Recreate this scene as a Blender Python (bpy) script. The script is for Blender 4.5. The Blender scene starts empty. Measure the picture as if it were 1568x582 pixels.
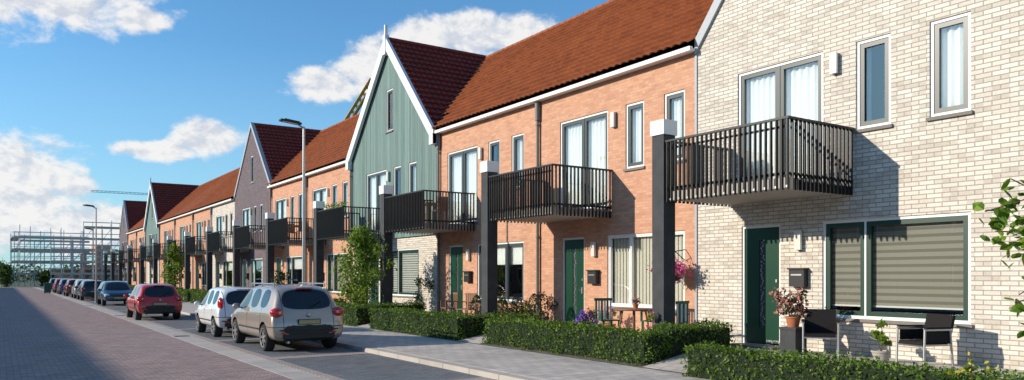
import bpy, bmesh, math, random
import numpy as np
from mathutils import Vector, Matrix
random.seed(7); rng=np.random.default_rng(11)
scene=bpy.context.scene
W=13.2
# ---------------------------------------------------------------- materials
def new_mat(name):
    m=bpy.data.materials.new(name); m.use_nodes=True
    nt=m.node_tree; nt.nodes.clear()
    out=nt.nodes.new('ShaderNodeOutputMaterial')
    return m,nt,out
def N(nt,t,ins=None,**p):
    n=nt.nodes.new(t)
    for k,v in p.items(): setattr(n,k,v)
    if ins:
        for k,v in ins.items():
            if isinstance(v,bpy.types.NodeSocket): nt.links.new(v,n.inputs[k])
            else: n.inputs[k].default_value=v
    return n
def M(nt,op,a,b=0.0,c=None):
    ins={0:a,1:b}
    if c is not None: ins[2]=c
    return N(nt,'ShaderNodeMath',ins,operation=op).outputs[0]
def c4(c): return (c[0],c[1],c[2],1.0)
def mixc(nt,f,a,b,bt='MIX'):
    n=nt.nodes.new('ShaderNodeMix'); n.data_type='RGBA'; n.blend_type=bt
    for i,v in ((0,f),(6,a),(7,b)):
        if isinstance(v,bpy.types.NodeSocket): nt.links.new(v,n.inputs[i])
        else: n.inputs[i].default_value=v if i==0 else c4(v)
    return n.outputs[2]
def simple(name,col,rough=.6,metal=0.0,var=.12,vs=8.0,coat=0.0,bump=0.0,spec=.5):
    m,nt,out=new_mat(name)
    tc=N(nt,'ShaderNodeTexCoord')
    no=N(nt,'ShaderNodeTexNoise',{'Vector':tc.outputs['Object'],'Scale':vs,'Detail':4.0})
    f=M(nt,'MULTIPLY_ADD',no.outputs[0],var*2,1-var)
    cc=N(nt,'ShaderNodeCombineColor',{0:f,1:f,2:f}).outputs[0]
    colr=mixc(nt,1.0,col,cc,'MULTIPLY')
    b=N(nt,'ShaderNodeBsdfPrincipled',{'Base Color':colr,'Roughness':rough,'Metallic':metal,'Coat Weight':coat,'Specular IOR Level':spec})
    if bump>0:
        bp=N(nt,'ShaderNodeBump',{'Height':no.outputs[0],'Strength':bump,'Distance':.02})
        nt.links.new(bp.outputs[0],b.inputs['Normal'])
    nt.links.new(b.outputs[0],out.inputs[0]); return m
def wallvec(nt):
    g=N(nt,'ShaderNodeNewGeometry')
    p=N(nt,'ShaderNodeSeparateXYZ',{0:g.outputs['Position']}); n=N(nt,'ShaderNodeSeparateXYZ',{0:g.outputs['True Normal']})
    t=M(nt,'GREATER_THAN',M(nt,'ABSOLUTE',n.outputs[0]),.5)
    mx=N(nt,'ShaderNodeMix',{0:t,2:p.outputs[0],3:p.outputs[1]})
    return mx.outputs[0],p.outputs[2],g.outputs['Position']
def brick_mat(name,c1,c2,mortar,bw=.22,rh=.07,ms=.009,rough=.85,plan=False,offset=.5,noise=.25,bump=.4,swap=False,blotch=.25,stain=0.0,accent=None,acc_f=.6):
    m,nt,out=new_mat(name)
    if plan:
        g=N(nt,'ShaderNodeNewGeometry'); p=N(nt,'ShaderNodeSeparateXYZ',{0:g.outputs['Position']})
        u,v=(p.outputs[1],p.outputs[0]) if swap else (p.outputs[0],p.outputs[1]); P=g.outputs['Position']
    else: u,v,P=wallvec(nt)
    vec=N(nt,'ShaderNodeCombineXYZ',{0:u,1:v}).outputs[0]
    br=N(nt,'ShaderNodeTexBrick',{'Vector':vec,'Color1':c4(c1),'Color2':c4(c2),'Mortar':c4(mortar),'Scale':1.0,'Mortar Size':ms,'Mortar Smooth':.15,'Bias':0.0,'Brick Width':bw,'Row Height':rh},offset=offset)
    no=N(nt,'ShaderNodeTexNoise',{'Vector':P,'Scale':1.1,'Detail':5.0,'Roughness':.6})
    no2=N(nt,'ShaderNodeTexNoise',{'Vector':P,'Scale':26.0,'Detail':2.0})
    f=M(nt,'ADD',M(nt,'MULTIPLY_ADD',no.outputs[0],blotch*2,1-blotch),M(nt,'MULTIPLY_ADD',no2.outputs[0],noise*2,-noise))
    cc=N(nt,'ShaderNodeCombineColor',{0:f,1:f,2:f}).outputs[0]
    bc=br.outputs[0]
    if accent:   # scattered odd-coloured bricks
        row=M(nt,'FLOOR',M(nt,'DIVIDE',v,rh)); sh_=M(nt,'MULTIPLY',M(nt,'MODULO',row,2.0),.5)
        colm=M(nt,'FLOOR',M(nt,'ADD',M(nt,'DIVIDE',u,bw),sh_))
        wn=N(nt,'ShaderNodeTexWhiteNoise',{'Vector':N(nt,'ShaderNodeCombineXYZ',{0:row,1:colm}).outputs[0]},noise_dimensions='2D')
        pick=M(nt,'MULTIPLY',M(nt,'GREATER_THAN',wn.outputs[0],.80),M(nt,'SUBTRACT',1.0,br.outputs[1]))
        bc=mixc(nt,M(nt,'MULTIPLY',pick,acc_f),bc,accent)
    col=mixc(nt,1.0,bc,cc,'MULTIPLY')
    if stain>0:
        st=N(nt,'ShaderNodeTexNoise',{'Vector':P,'Scale':.35,'Detail':6.0,'Roughness':.65})
        r=N(nt,'ShaderNodeMapRange',{0:st.outputs[0],1:.48,2:.68,3:0.0,4:stain})
        col=mixc(nt,r.outputs[0],col,(c1[0]*.55,c1[1]*.55,c1[2]*.55))
    b=N(nt,'ShaderNodeBsdfPrincipled',{'Base Color':col,'Roughness':rough,'Specular IOR Level':.3})
    h=M(nt,'ADD',M(nt,'SUBTRACT',1.0,br.outputs[1]),M(nt,'MULTIPLY',no2.outputs[0],.4))
    bp=N(nt,'ShaderNodeBump',{'Height':h,'Strength':bump,'Distance':.008})
    nt.links.new(bp.outputs[0],b.inputs['Normal'])
    nt.links.new(b.outputs[0],out.inputs[0]); return m
def clad_mat(name,col,bw=.14):
    m,nt,out=new_mat(name); u,v,P=wallvec(nt)
    t=M(nt,'DIVIDE',u,bw); fr=M(nt,'FRACT',t); fl=M(nt,'FLOOR',t)
    wn=N(nt,'ShaderNodeTexWhiteNoise',{'W':fl},noise_dimensions='1D')
    no=N(nt,'ShaderNodeTexNoise',{'Vector':N(nt,'ShaderNodeMapping',{0:P,3:(12,12,.8)}).outputs[0],'Scale':1.5,'Detail':5.0})
    f=M(nt,'ADD',M(nt,'MULTIPLY_ADD',wn.outputs[0],.35,.5),M(nt,'MULTIPLY',no.outputs[0],.65))
    g=M(nt,'LESS_THAN',fr,.12); f2=M(nt,'MULTIPLY',f,M(nt,'MULTIPLY_ADD',g,-.6,1.0))
    cc=N(nt,'ShaderNodeCombineColor',{0:f2,1:f2,2:f2}).outputs[0]
    col=mixc(nt,1.0,col,cc,'MULTIPLY')
    b=N(nt,'ShaderNodeBsdfPrincipled',{'Base Color':col,'Roughness':.75,'Specular IOR Level':.3})
    bp=N(nt,'ShaderNodeBump',{'Height':M(nt,'SUBTRACT',1.0,g),'Strength':.6,'Distance':.015})
    nt.links.new(bp.outputs[0],b.inputs['Normal']); nt.links.new(b.outputs[0],out.inputs[0]); return m
def roof_mat(name,c1,c2):
    m,nt,out=new_mat(name)
    g=N(nt,'ShaderNodeNewGeometry')
    sn=N(nt,'ShaderNodeVectorMath',{0:g.outputs['Position'],1:(.25,.25,.25)},operation='SNAP')
    wn=N(nt,'ShaderNodeTexWhiteNoise',{'Vector':sn.outputs[0]},noise_dimensions='3D')
    no=N(nt,'ShaderNodeTexNoise',{'Vector':g.outputs['Position'],'Scale':.9,'Detail':5.0})
    f=M(nt,'ADD',M(nt,'MULTIPLY',wn.outputs[0],.45),M(nt,'MULTIPLY',no.outputs[0],.6))
    col=mixc(nt,f,c1,c2)
    b=N(nt,'ShaderNodeBsdfPrincipled',{'Base Color':col,'Roughness':.6,'Specular IOR Level':.3})
    nt.links.new(b.outputs[0],out.inputs[0]); return m
def leaf_mat(name,c1,c2,trans=.35):
    m,nt,out=new_mat(name)
    g=N(nt,'ShaderNodeNewGeometry')
    no=N(nt,'ShaderNodeTexNoise',{'Vector':g.outputs['Position'],'Scale':2.2,'Detail':2.0})
    f=M(nt,'ADD',M(nt,'MULTIPLY',g.outputs['Random Per Island'],.7),M(nt,'MULTIPLY_ADD',no.outputs[0],.9,-.3))
    f=N(nt,'ShaderNodeClamp',{0:f}).outputs[0]
    col=mixc(nt,f,c1,c2)
    b=N(nt,'ShaderNodeBsdfPrincipled',{'Base Color':col,'Roughness':.5,'Specular IOR Level':.3})
    t=N(nt,'ShaderNodeBsdfTranslucent',{'Color':col})
    mx=N(nt,'ShaderNodeMixShader',{0:trans,1:b.outputs[0],2:t.outputs[0]})
    nt.links.new(mx.outputs[0],out.inputs[0]); return m
def glass_mat():
    m,nt,out=new_mat('window_glass')
    fr=N(nt,'ShaderNodeFresnel',{'IOR':1.52})
    no=N(nt,'ShaderNodeTexNoise',{'Vector':N(nt,'ShaderNodeNewGeometry').outputs['Position'],'Scale':.8,'Detail':1.0})
    bp=N(nt,'ShaderNodeBump',{'Height':no.outputs[0],'Strength':.12,'Distance':.05})
    f=M(nt,'MULTIPLY_ADD',fr.outputs[0],1.4,.08)
    f=M(nt,'MINIMUM',f,.9)
    t=N(nt,'ShaderNodeBsdfTransparent',{'Color':(.90,.94,.93,1)})
    g=N(nt,'ShaderNodeBsdfGlossy',{'Roughness':.01,'Color':(.95,.97,1,1),'Normal':bp.outputs[0]})
    mx=N(nt,'ShaderNodeMixShader',{0:f,1:t.outputs[0],2:g.outputs[0]})
    nt.links.new(mx.outputs[0],out.inputs[0]); return m
def band_mat(name,c1,c2,period,duty,rough=.8):
    m,nt,out=new_mat(name)
    p=N(nt,'ShaderNodeSeparateXYZ',{0:N(nt,'ShaderNodeNewGeometry').outputs['Position']})
    fr=M(nt,'FRACT',M(nt,'DIVIDE',p.outputs[2],period)); g=M(nt,'LESS_THAN',fr,duty)
    col=mixc(nt,g,c1,c2)
    b=N(nt,'ShaderNodeBsdfPrincipled',{'Base Color':col,'Roughness':rough})
    nt.links.new(b.outputs[0],out.inputs[0]); return m
def paint_mat(name,col,metal,lines,L):
    m,nt,out=new_mat(name)
    p=N(nt,'ShaderNodeSeparateXYZ',{0:N(nt,'ShaderNodeTexCoord').outputs['Object']})
    ax=M(nt,'ABSOLUTE',p.outputs[0]); side=M(nt,'GREATER_THAN',ax,.72)
    acc=None
    for y in lines:
        l=M(nt,'LESS_THAN',M(nt,'ABSOLUTE',M(nt,'SUBTRACT',p.outputs[1],y)),.010)
        acc=l if acc is None else M(nt,'MAXIMUM',acc,l)
    lo=M(nt,'GREATER_THAN',p.outputs[2],.36)
    acc=M(nt,'MULTIPLY',M(nt,'MULTIPLY',acc,side),lo)
    rear=M(nt,'LESS_THAN',p.outputs[1],.5)
    hl=M(nt,'MULTIPLY',M(nt,'LESS_THAN',M(nt,'ABSOLUTE',M(nt,'SUBTRACT',p.outputs[2],.60)),.009),rear)
    tg=M(nt,'MULTIPLY',M(nt,'LESS_THAN',M(nt,'ABSOLUTE',M(nt,'SUBTRACT',ax,.60)),.008),M(nt,'MULTIPLY',rear,M(nt,'GREATER_THAN',p.outputs[2],.60)))
    acc=M(nt,'MAXIMUM',acc,M(nt,'MAXIMUM',hl,tg))
    colr=mixc(nt,acc,col,(.01,.01,.01))
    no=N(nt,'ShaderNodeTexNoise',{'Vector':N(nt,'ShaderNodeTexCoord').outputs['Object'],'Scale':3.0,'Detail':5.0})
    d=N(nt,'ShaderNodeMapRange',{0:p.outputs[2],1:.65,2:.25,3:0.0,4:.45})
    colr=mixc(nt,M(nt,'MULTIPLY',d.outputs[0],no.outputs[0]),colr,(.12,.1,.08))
    b=N(nt,'ShaderNodeBsdfPrincipled',{'Base Color':colr,'Roughness':.32,'Metallic':metal,'Coat Weight':1.0,'Coat Roughness':.04})
    nt.links.new(b.outputs[0],out.inputs[0]); return m
MAT={}
MAT['white_brick']=brick_mat('cream_brick',(.74,.68,.60),(.60,.54,.46),(.34,.30,.26),bw=.26,rh=.078,ms=.009,noise=.14,blotch=.08,bump=.5,accent=(.42,.36,.29),acc_f=.45)
MAT['peach_brick']=brick_mat('salmon_brick',(.68,.36,.225),(.56,.275,.17),(.46,.31,.22),bw=.22,rh=.070,ms=.008,noise=.14,blotch=.12,accent=(.46,.21,.13),acc_f=.5)
MAT['purple_brick']=brick_mat('purple_brick',(.17,.125,.14),(.10,.072,.085),(.18,.16,.16),noise=.1,blotch=.12)
MAT['dark_brick']=brick_mat('brown_brick',(.20,.11,.07),(.14,.08,.055),(.2,.17,.14),noise=.1)
MAT['clad']=clad_mat('green_timber_cladding',(.165,.245,.225))
MAT['roof']=roof_mat('orange_roof_tile',(.20,.054,.020),(.38,.118,.038))
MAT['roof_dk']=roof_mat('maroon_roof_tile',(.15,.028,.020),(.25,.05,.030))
MAT['white']=simple('white_paint',(.80,.79,.77),.5,var=.05)
MAT['grey_trim']=simple('grey_trim',(.38,.40,.42),.5,var=.08)
MAT['dark_sash']=simple('dark_sash',(.050,.062,.062),.4,var=.1)
MAT['green_door']=simple('green_door_paint',(.006,.050,.026),.3,var=.1)
MAT['green_sash']=simple('green_sash_paint',(.010,.045,.03),.35,var=.1)
MAT['metal']=simple('brushed_metal',(.5,.5,.5),.35,.9,var=.08)
MAT['black']=simple('black_metal',(.022,.022,.023),.45,.2,var=.15)
MAT['rail']=simple('balcony_rail_metal',(.016,.015,.015),.45,.1,var=.2)
MAT['post']=simple('anthracite_concrete',(.044,.046,.050),.8,var=.45,vs=4,bump=.4)
MAT['slab']=simple('slab_concrete',(.38,.35,.31),.85,var=.15,vs=3,bump=.2)
MAT['sill']=simple('stone_sill',(.20,.18,.16),.8,var=.15)
MAT['curtain']=simple('white_curtain',(.86,.86,.85),.9,var=.04,vs=2)
MAT['vblind']=simple('beige_blind',(.66,.61,.53),.9,var=.06,vs=2)
MAT['zebra']=band_mat('zebra_blind',(.34,.315,.27),(.20,.185,.16),.13,.42)
MAT['slats']=band_mat('slat_blind',(.6,.6,.57),(.08,.08,.08),.09,.3)
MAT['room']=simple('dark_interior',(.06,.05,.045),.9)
MAT['glass']=glass_mat()
MAT['doorglass']=simple('frosted_door_glass',(.05,.07,.07),.15,var=.3,vs=30)
MAT['lampglass']=simple('opal_glass',(.7,.68,.62),.3)
MAT['terracotta']=simple('terracotta',(.42,.14,.06),.8)
MAT['hedge']=leaf_mat('hedge_leaves',(.032,.080,.010),(.19,.30,.034),.3)
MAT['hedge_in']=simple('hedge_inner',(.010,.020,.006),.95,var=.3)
MAT['leaf']=leaf_mat('tree_leaves',(.07,.15,.02),(.30,.42,.05),.4)
MAT['leaf2']=leaf_mat('broad_leaves',(.07,.16,.018),(.28,.42,.035),.45)
MAT['leafdk']=leaf_mat('conifer_leaves',(.015,.035,.012),(.06,.10,.025),.2)
MAT['farleaf']=leaf_mat('far_tree_leaves',(.035,.07,.015),(.13,.19,.04),.3)
MAT['pink']=leaf_mat('pink_petals',(.60,.04,.25),(.80,.25,.42),.3)
MAT['red']=leaf_mat('red_petals',(.5,.03,.03),(.70,.50,.42),.3)
MAT['violet']=leaf_mat('violet_petals',(.16,.05,.45),(.40,.2,.65),.3)
MAT['yellow']=leaf_mat('yellow_petals',(.6,.45,.03),(.7,.6,.1),.3)
MAT['bark']=simple('bark',(.11,.075,.05),.9,var=.3,vs=20,bump=.5)
MAT['rattan']=simple('dark_rattan',(.018,.016,.016),.8,var=.4,vs=60,bump=.6,spec=.2)
MAT['wood']=simple('brown_wood',(.22,.11,.06),.6,var=.2)
MAT['greenplastic']=simple('green_plastic',(.01,.10,.06),.4)
MAT['yellowplastic']=simple('yellow_pot',(.5,.55,.03),.5)
MAT['tyre']=simple('tyre_rubber',(.02,.02,.02),.85)
MAT['carglass']=simple('car_glass',(.012,.014,.016),.04,spec=.8,var=0)
MAT['rim']=simple('alloy_rim',(.5,.5,.5),.3,.85)
MAT['plastic']=simple('black_plastic',(.02,.02,.02),.6)
MAT['taillight']=simple('red_lens',(.50,.012,.01),.12,coat=1.0)
MAT['taillight2']=simple('amber_lens',(.75,.45,.35),.12,coat=1.0)
MAT['headlight']=simple('clear_lens',(.6,.62,.65),.08,coat=1.0)
MAT['plate']=simple('number_plate',(.40,.33,.16),.5,var=.5,vs=30)
MAT['yellowsteel']=simple('yellow_steel',(.50,.30,.05),.5)
MAT['scaf']=simple('galvanised_tube',(.50,.51,.53),.5,.3)
MAT['plank']=simple('scaffold_plank',(.5,.43,.32),.8)
MAT['render']=simple('new_build_block',(.60,.48,.36),.9,var=.3,vs=1)
MAT['bin']=simple('bin_green',(.01,.08,.04),.5)
MAT['pipe']=simple('grey_pipe',(.16,.15,.15),.5)
# ---------------------------------------------------------------- mesh builder
class MB:
    def __init__(s): s.v=[];s.f=[];s.m=[]
    def poly(s,pts,m=0):
        n=len(s.v); s.v+= [tuple(p) for p in pts]; s.f.append(tuple(range(n,n+len(pts)))); s.m.append(m)
    def box(s,x0,x1,y0,y1,z0,z1,m=0,T=None):
        n=len(s.v)
        P=[(x0,y0,z0),(x1,y0,z0),(x1,y1,z0),(x0,y1,z0),(x0,y0,z1),(x1,y0,z1),(x1,y1,z1),(x0,y1,z1)]
        if T is not None: P=[tuple(T@Vector(p)) for p in P]
        s.v+=P
        for q in ((0,3,2,1),(4,5,6,7),(0,1,5,4),(1,2,6,5),(2,3,7,6),(3,0,4,7)):
            s.f.append(tuple(n+i for i in q)); s.m.append(m)
    def prism(s,yz,x0,x1,m=0):
        n=len(yz)
        s.poly([(x0,y,z) for y,z in yz],m); s.poly([(x1,y,z) for y,z in reversed(yz)],m)
        for i in range(n):
            a=yz[i];b=yz[(i+1)%n]
            s.poly([(x0,a[0],a[1]),(x1,a[0],a[1]),(x1,b[0],b[1]),(x0,b[0],b[1])],m)
    def cyl(s,p0,p1,r0,r1=None,n=10,m=0,cap=True):
        r1=r0 if r1 is None else r1
        p0=Vector(p0);p1=Vector(p1); d=(p1-p0).normalized()
        a=d.orthogonal().normalized(); b=d.cross(a); k=len(s.v)
        for p,r in ((p0,r0),(p1,r1)):
            for i in range(n):
                t=2*math.pi*i/n; s.v.append(tuple(p+a*math.cos(t)*r+b*math.sin(t)*r))
        for i in range(n):
            j=(i+1)%n; s.f.append((k+i,k+j,k+n+j,k+n+i)); s.m.append(m)
        if cap:
            s.f.append(tuple(k+i for i in reversed(range(n)))); s.m.append(m)
            s.f.append(tuple(k+n+i for i in range(n))); s.m.append(m)
    def lathe(s,c,prof,n=24,m=0,axis='z'):
        k=len(s.v)
        for r,h in prof:
            for i in range(n):
                t=2*math.pi*i/n
                if axis=='z': s.v.append((c[0]+r*math.cos(t),c[1]+r*math.sin(t),c[2]+h))
                else: s.v.append((c[0]+h,c[1]+r*math.cos(t),c[2]+r*math.sin(t)))
        for j in range(len(prof)-1):
            for i in range(n):
                i2=(i+1)%n
                s.f.append((k+j*n+i,k+j*n+i2,k+(j+1)*n+i2,k+(j+1)*n+i)); s.m.append(m)
    def ell(s,c,r,m=0,nu=12,nv=8):
        prof=[(max(1e-3,math.sin(math.pi*j/nv)),-math.cos(math.pi*j/nv)) for j in range(nv+1)]
        k=len(s.v)
        for a,h in prof:
            for i in range(nu):
                t=2*math.pi*i/nu; s.v.append((c[0]+r[0]*a*math.cos(t),c[1]+r[1]*a*math.sin(t),c[2]+r[2]*h))
        for j in range(nv):
            for i in range(nu):
                i2=(i+1)%nu; s.f.append((k+j*nu+i,k+j*nu+i2,k+(j+1)*nu+i2,k+(j+1)*nu+i)); s.m.append(m)
    def obj(s,name,mats,parent=None,local=False,smooth=False):
        if not s.v: return None
        me=bpy.data.meshes.new(name); me.from_pydata(s.v,[],s.f)
        for mt in mats: me.materials.append(MAT[mt] if isinstance(mt,str) else mt)
        me.polygons.foreach_set('material_index',s.m)
        if smooth:
            me.polygons.foreach_set('use_smooth',[True]*len(s.f)); me.set_sharp_from_angle(angle=math.radians(40))
        me.update(); o=bpy.data.objects.new(name,me); scene.collection.objects.link(o)
        attach(o,parent,local); return o
def attach(o,parent,local=False):
    if parent is not None:
        o.parent=parent
        if not local: o.matrix_parent_inverse=parent.matrix_basis.inverted()
def group(name,loc=(0,0,0),rz=0.0):
    e=bpy.data.objects.new(name,None); e.empty_display_size=.3; e.location=loc; e.rotation_euler=(0,0,rz)
    scene.collection.objects.link(e); return e
def leaves_into(mb,C,size,m=0,flat=None,jit=.35,shape=.55):
    n=len(C)
    a=rng.normal(size=(n,3)); a/=np.linalg.norm(a,axis=1)[:,None]
    t=rng.normal(size=(n,3)); b=np.cross(a,t); b/=np.linalg.norm(b,axis=1)[:,None]
    s=size*(1+jit*rng.uniform(-1,1,(n,1)))
    P=np.stack([C+a*s*.5,C+b*s*.5*shape,C-a*s*.5,C-b*s*.5*shape],1).reshape(-1,3)
    k=len(mb.v); mb.v+=P.tolist()
    mb.f+=[(k+4*i,k+4*i+1,k+4*i+2,k+4*i+3) for i in range(n)]; mb.m+=[m]*n
# ---------------------------------------------------------------- roofs
def tile_roof(mb,O,U,V,Nn,width,length,samp=6,tile=.25,course=.34,m=0):
    O=np.array(O,float);U=np.array(U,float);V=np.array(V,float);Nn=np.array(Nn,float)
    nu=max(2,int(round(width/tile*samp))+1); us=np.linspace(0,width,nu)
    ph=(us/tile)%1.0; prof=.058*np.abs(np.sin(np.pi*ph))**.9
    nc=int(math.ceil(length/course)); rows=[]
    for j in range(nc):
        v0=j*course; v1=min(v0+course,length)
        for v,h in ((v0,.090),(v1,.012)):
            rows.append(O+us[:,None]*U+v*V+(prof+h)[:,None]*Nn)
    R=np.concatenate(rows); k=len(mb.v); mb.v+=R.tolist(); nr=len(rows)
    for r in range(nr-1):
        b=k+r*nu
        mb.f+=[(b+i,b+i+1,b+nu+i+1,b+nu+i) for i in range(nu-1)]
        mb.m+=[m]*(nu-1)
def wall_open(mb,X,y0,y1,z0,z1,ops,depth,m=0,mr=None):
    mr=m if mr is None else mr
    ys=sorted(set([y0,y1]+[v for o in ops for v in o[:2]])); zs=sorted(set([z0,z1]+[v for o in ops for v in o[2:4]]))
    for i in range(len(ys)-1):
        for j in range(len(zs)-1):
            cy=(ys[i]+ys[i+1])/2; cz=(zs[j]+zs[j+1])/2
            if any(o[0]<cy<o[1] and o[2]<cz<o[3] for o in ops): continue
            mb.poly([(X,ys[i+1],zs[j]),(X,ys[i],zs[j]),(X,ys[i],zs[j+1]),(X,ys[i+1],zs[j+1])],m)
    for o in ops: reveal(mb,X,o,depth,mr)
def reveal(mb,X,o,depth,m):
    a,b,c,d=o[:4]; x=X+depth
    mb.poly([(X,a,c),(x,a,c),(x,a,d),(X,a,d)],m); mb.poly([(X,b,c),(X,b,d),(x,b,d),(x,b,c)],m)
    mb.poly([(X,a,c),(X,b,c),(x,b,c),(x,a,c)],m); mb.poly([(X,a,d),(x,a,d),(x,b,d),(X,b,d)],m)
FR=['white','dark_sash','green_sash','metal']
def window(H,y0,y1,z0,z1,X,panes,style,sash=1,fw=.055):
    fr,gl,cu,si=H['frame'],H['glass'],H['curt'],H['sill']
    xa,xb=X+.030,X+.125
    fr.box(xa,xb,y0,y0+fw,z0,z1,0); fr.box(xa,xb,y1-fw,y1,z0,z1,0)
    fr.box(xa,xb,y0+fw,y1-fw,z1-fw,z1,0); fr.box(xa,xb,y0+fw,y1-fw,z0,z0+fw,0)
    a=y0+fw; tot=(y1-fw)-(y0+fw)
    cuts=[a+tot*p for p in panes]
    for i in range(len(cuts)-1):
        p,q=cuts[i],cuts[i+1]
        if i>0: fr.box(xa+.004,xb-.004,p-.018,p+.018,z0+fw,z1-fw,0 if sash is None or sash==2 else 1); p+=.018
        if i<len(cuts)-2: q-=.018
        s=.085; u0,u1=z0+fw,z1-fw; x0,x1=X+.045,X+.112
        mm=sash
        if mm is None: s=.03; mm=0
        fr.box(x0,x1,p,p+s,u0,u1,mm); fr.box(x0,x1,q-s,q,u0,u1,mm)
        fr.box(x0,x1,p+s,q-s,u1-s,u1,mm); fr.box(x0,x1,p+s,q-s,u0,u0+s,mm)
        gl.poly([(X+.08,q-s,u0+s),(X+.08,p+s,u0+s),(X+.08,p+s,u1-s),(X+.08,q-s,u1-s)],0)
    si.box(X-.05,X+.028,y0-.04,y1+.04,z0-.06,z0-.002,0)
    def fold(a,b,zb,zt,m,amp=.024,per=.15,x=X+.17):
        n=max(6,int((b-a)/.02)); ph=random.random()*6
        for i in range(n):
            ya=a+(b-a)*i/n; yb=a+(b-a)*(i+1)/n
            fa=x+amp*math.sin(ya/per*6.28+ph+.8*math.sin(ya*3)); fb=x+amp*math.sin(yb/per*6.28+ph+.8*math.sin(yb*3))
            cu.poly([(fa,ya,zb),(fb,yb,zb),(fb,yb,zt),(fa,ya,zt)],m)
    w=y1-y0
    if style=='curtain': fold(y0,y1,z0,z1,0)
    elif style=='side': fold(y0,y0+w*.28,z0,z1,0); fold(y1-w*.28,y1,z0,z1,0)
    elif style=='left': fold(y1-w*.55,y1,z0,z1,0)
    elif style=='zebra':
        cu.poly([(X+.15,y0,z0+.24),(X+.15,y1,z0+.24),(X+.15,y1,z1),(X+.15,y0,z1)],2)
        cu.box(X+.14,X+.165,y0,y1,z0+.22,z0+.25,0)
        for k in range(3):
            yy=y0+.3+k*.6; cu.lathe((X+.35,yy,z0+.02),[(.001,0),(.13,.02),(.16,.1),(.15,.1)],14,0)
    elif style=='slats': cu.poly([(X+.15,y0,z0+.05),(X+.15,y1,z0+.05),(X+.15,y1,z1),(X+.15,y0,z1)],3)
    elif style=='vblind':
        n=int(w/.12)
        for i in range(n):
            a=y0+i*.12; cu.poly([(X+.15,a,z0),(X+.17,a+.132,z0),(X+.17,a+.132,z1),(X+.15,a,z1)],1)
    elif style=='half':
        cu.poly([(X+.15,y0,z0+(z1-z0)*.62),(X+.15,y1,z0+(z1-z0)*.62),(X+.15,y1,z1),(X+.15,y0,z1)],0)
        fold(y0,y0+w*.12,z0,z1,1)
def front_door(H,y0,y1,z0,z1,X):
    d=H['door']; xa=X+.03
    d.box(xa,X+.12,y0,y0+.05,z0,z1,1); d.box(xa,X+.12,y1-.05,y1,z0,z1,1); d.box(xa,X+.12,y0+.05,y1-.05,z1-.05,z1,1)
    a,b=y0+.055,y1-.055; c=(a+b)/2; g=.085
    x0,x1=X+.06,X+.11
    d.box(x0,x1,a,c-g,z0+.02,z1-.055,0); d.box(x0,x1,c+g,b,z0+.02,z1-.055,0)
    d.box(x0,x1,c-g,c+g,z0+.02,z0+.35,0); d.box(x0,x1,c-g,c+g,z1-.3,z1-.055,0)
    d.box(x0+.02,x1-.01,c-g,c+g,z0+.35,z1-.3,2)
    rr=random.Random(3)
    for i in range(46):
        zz=z0+.40+i*.040; yy=c+rr.uniform(-.05,.05); t=rr.uniform(.008,.017)
        d.box(x0+.012,x0+.018,yy-t,yy+t,zz,zz+.026,3)
    d.box(x0-.008,x0,a+.02,c-g-.02,z0+.04,z0+.10,3)
    d.box(x0-.05,x0,a+.05,a+.09,z0+.95,z0+1.12,3); d.cyl((x0-.04,a+.07,z0+1.04),(x0-.04,a+.2,z0+1.04),.011,m=3,n=6)
    d.box(x0-.03,x0,a+.05,a+.09,z0+1.3,z0+1.36,3)
    d.box(X-.35,X+.03,y0-.05,y1+.05,z0-.10,z0-.003,4)
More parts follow.
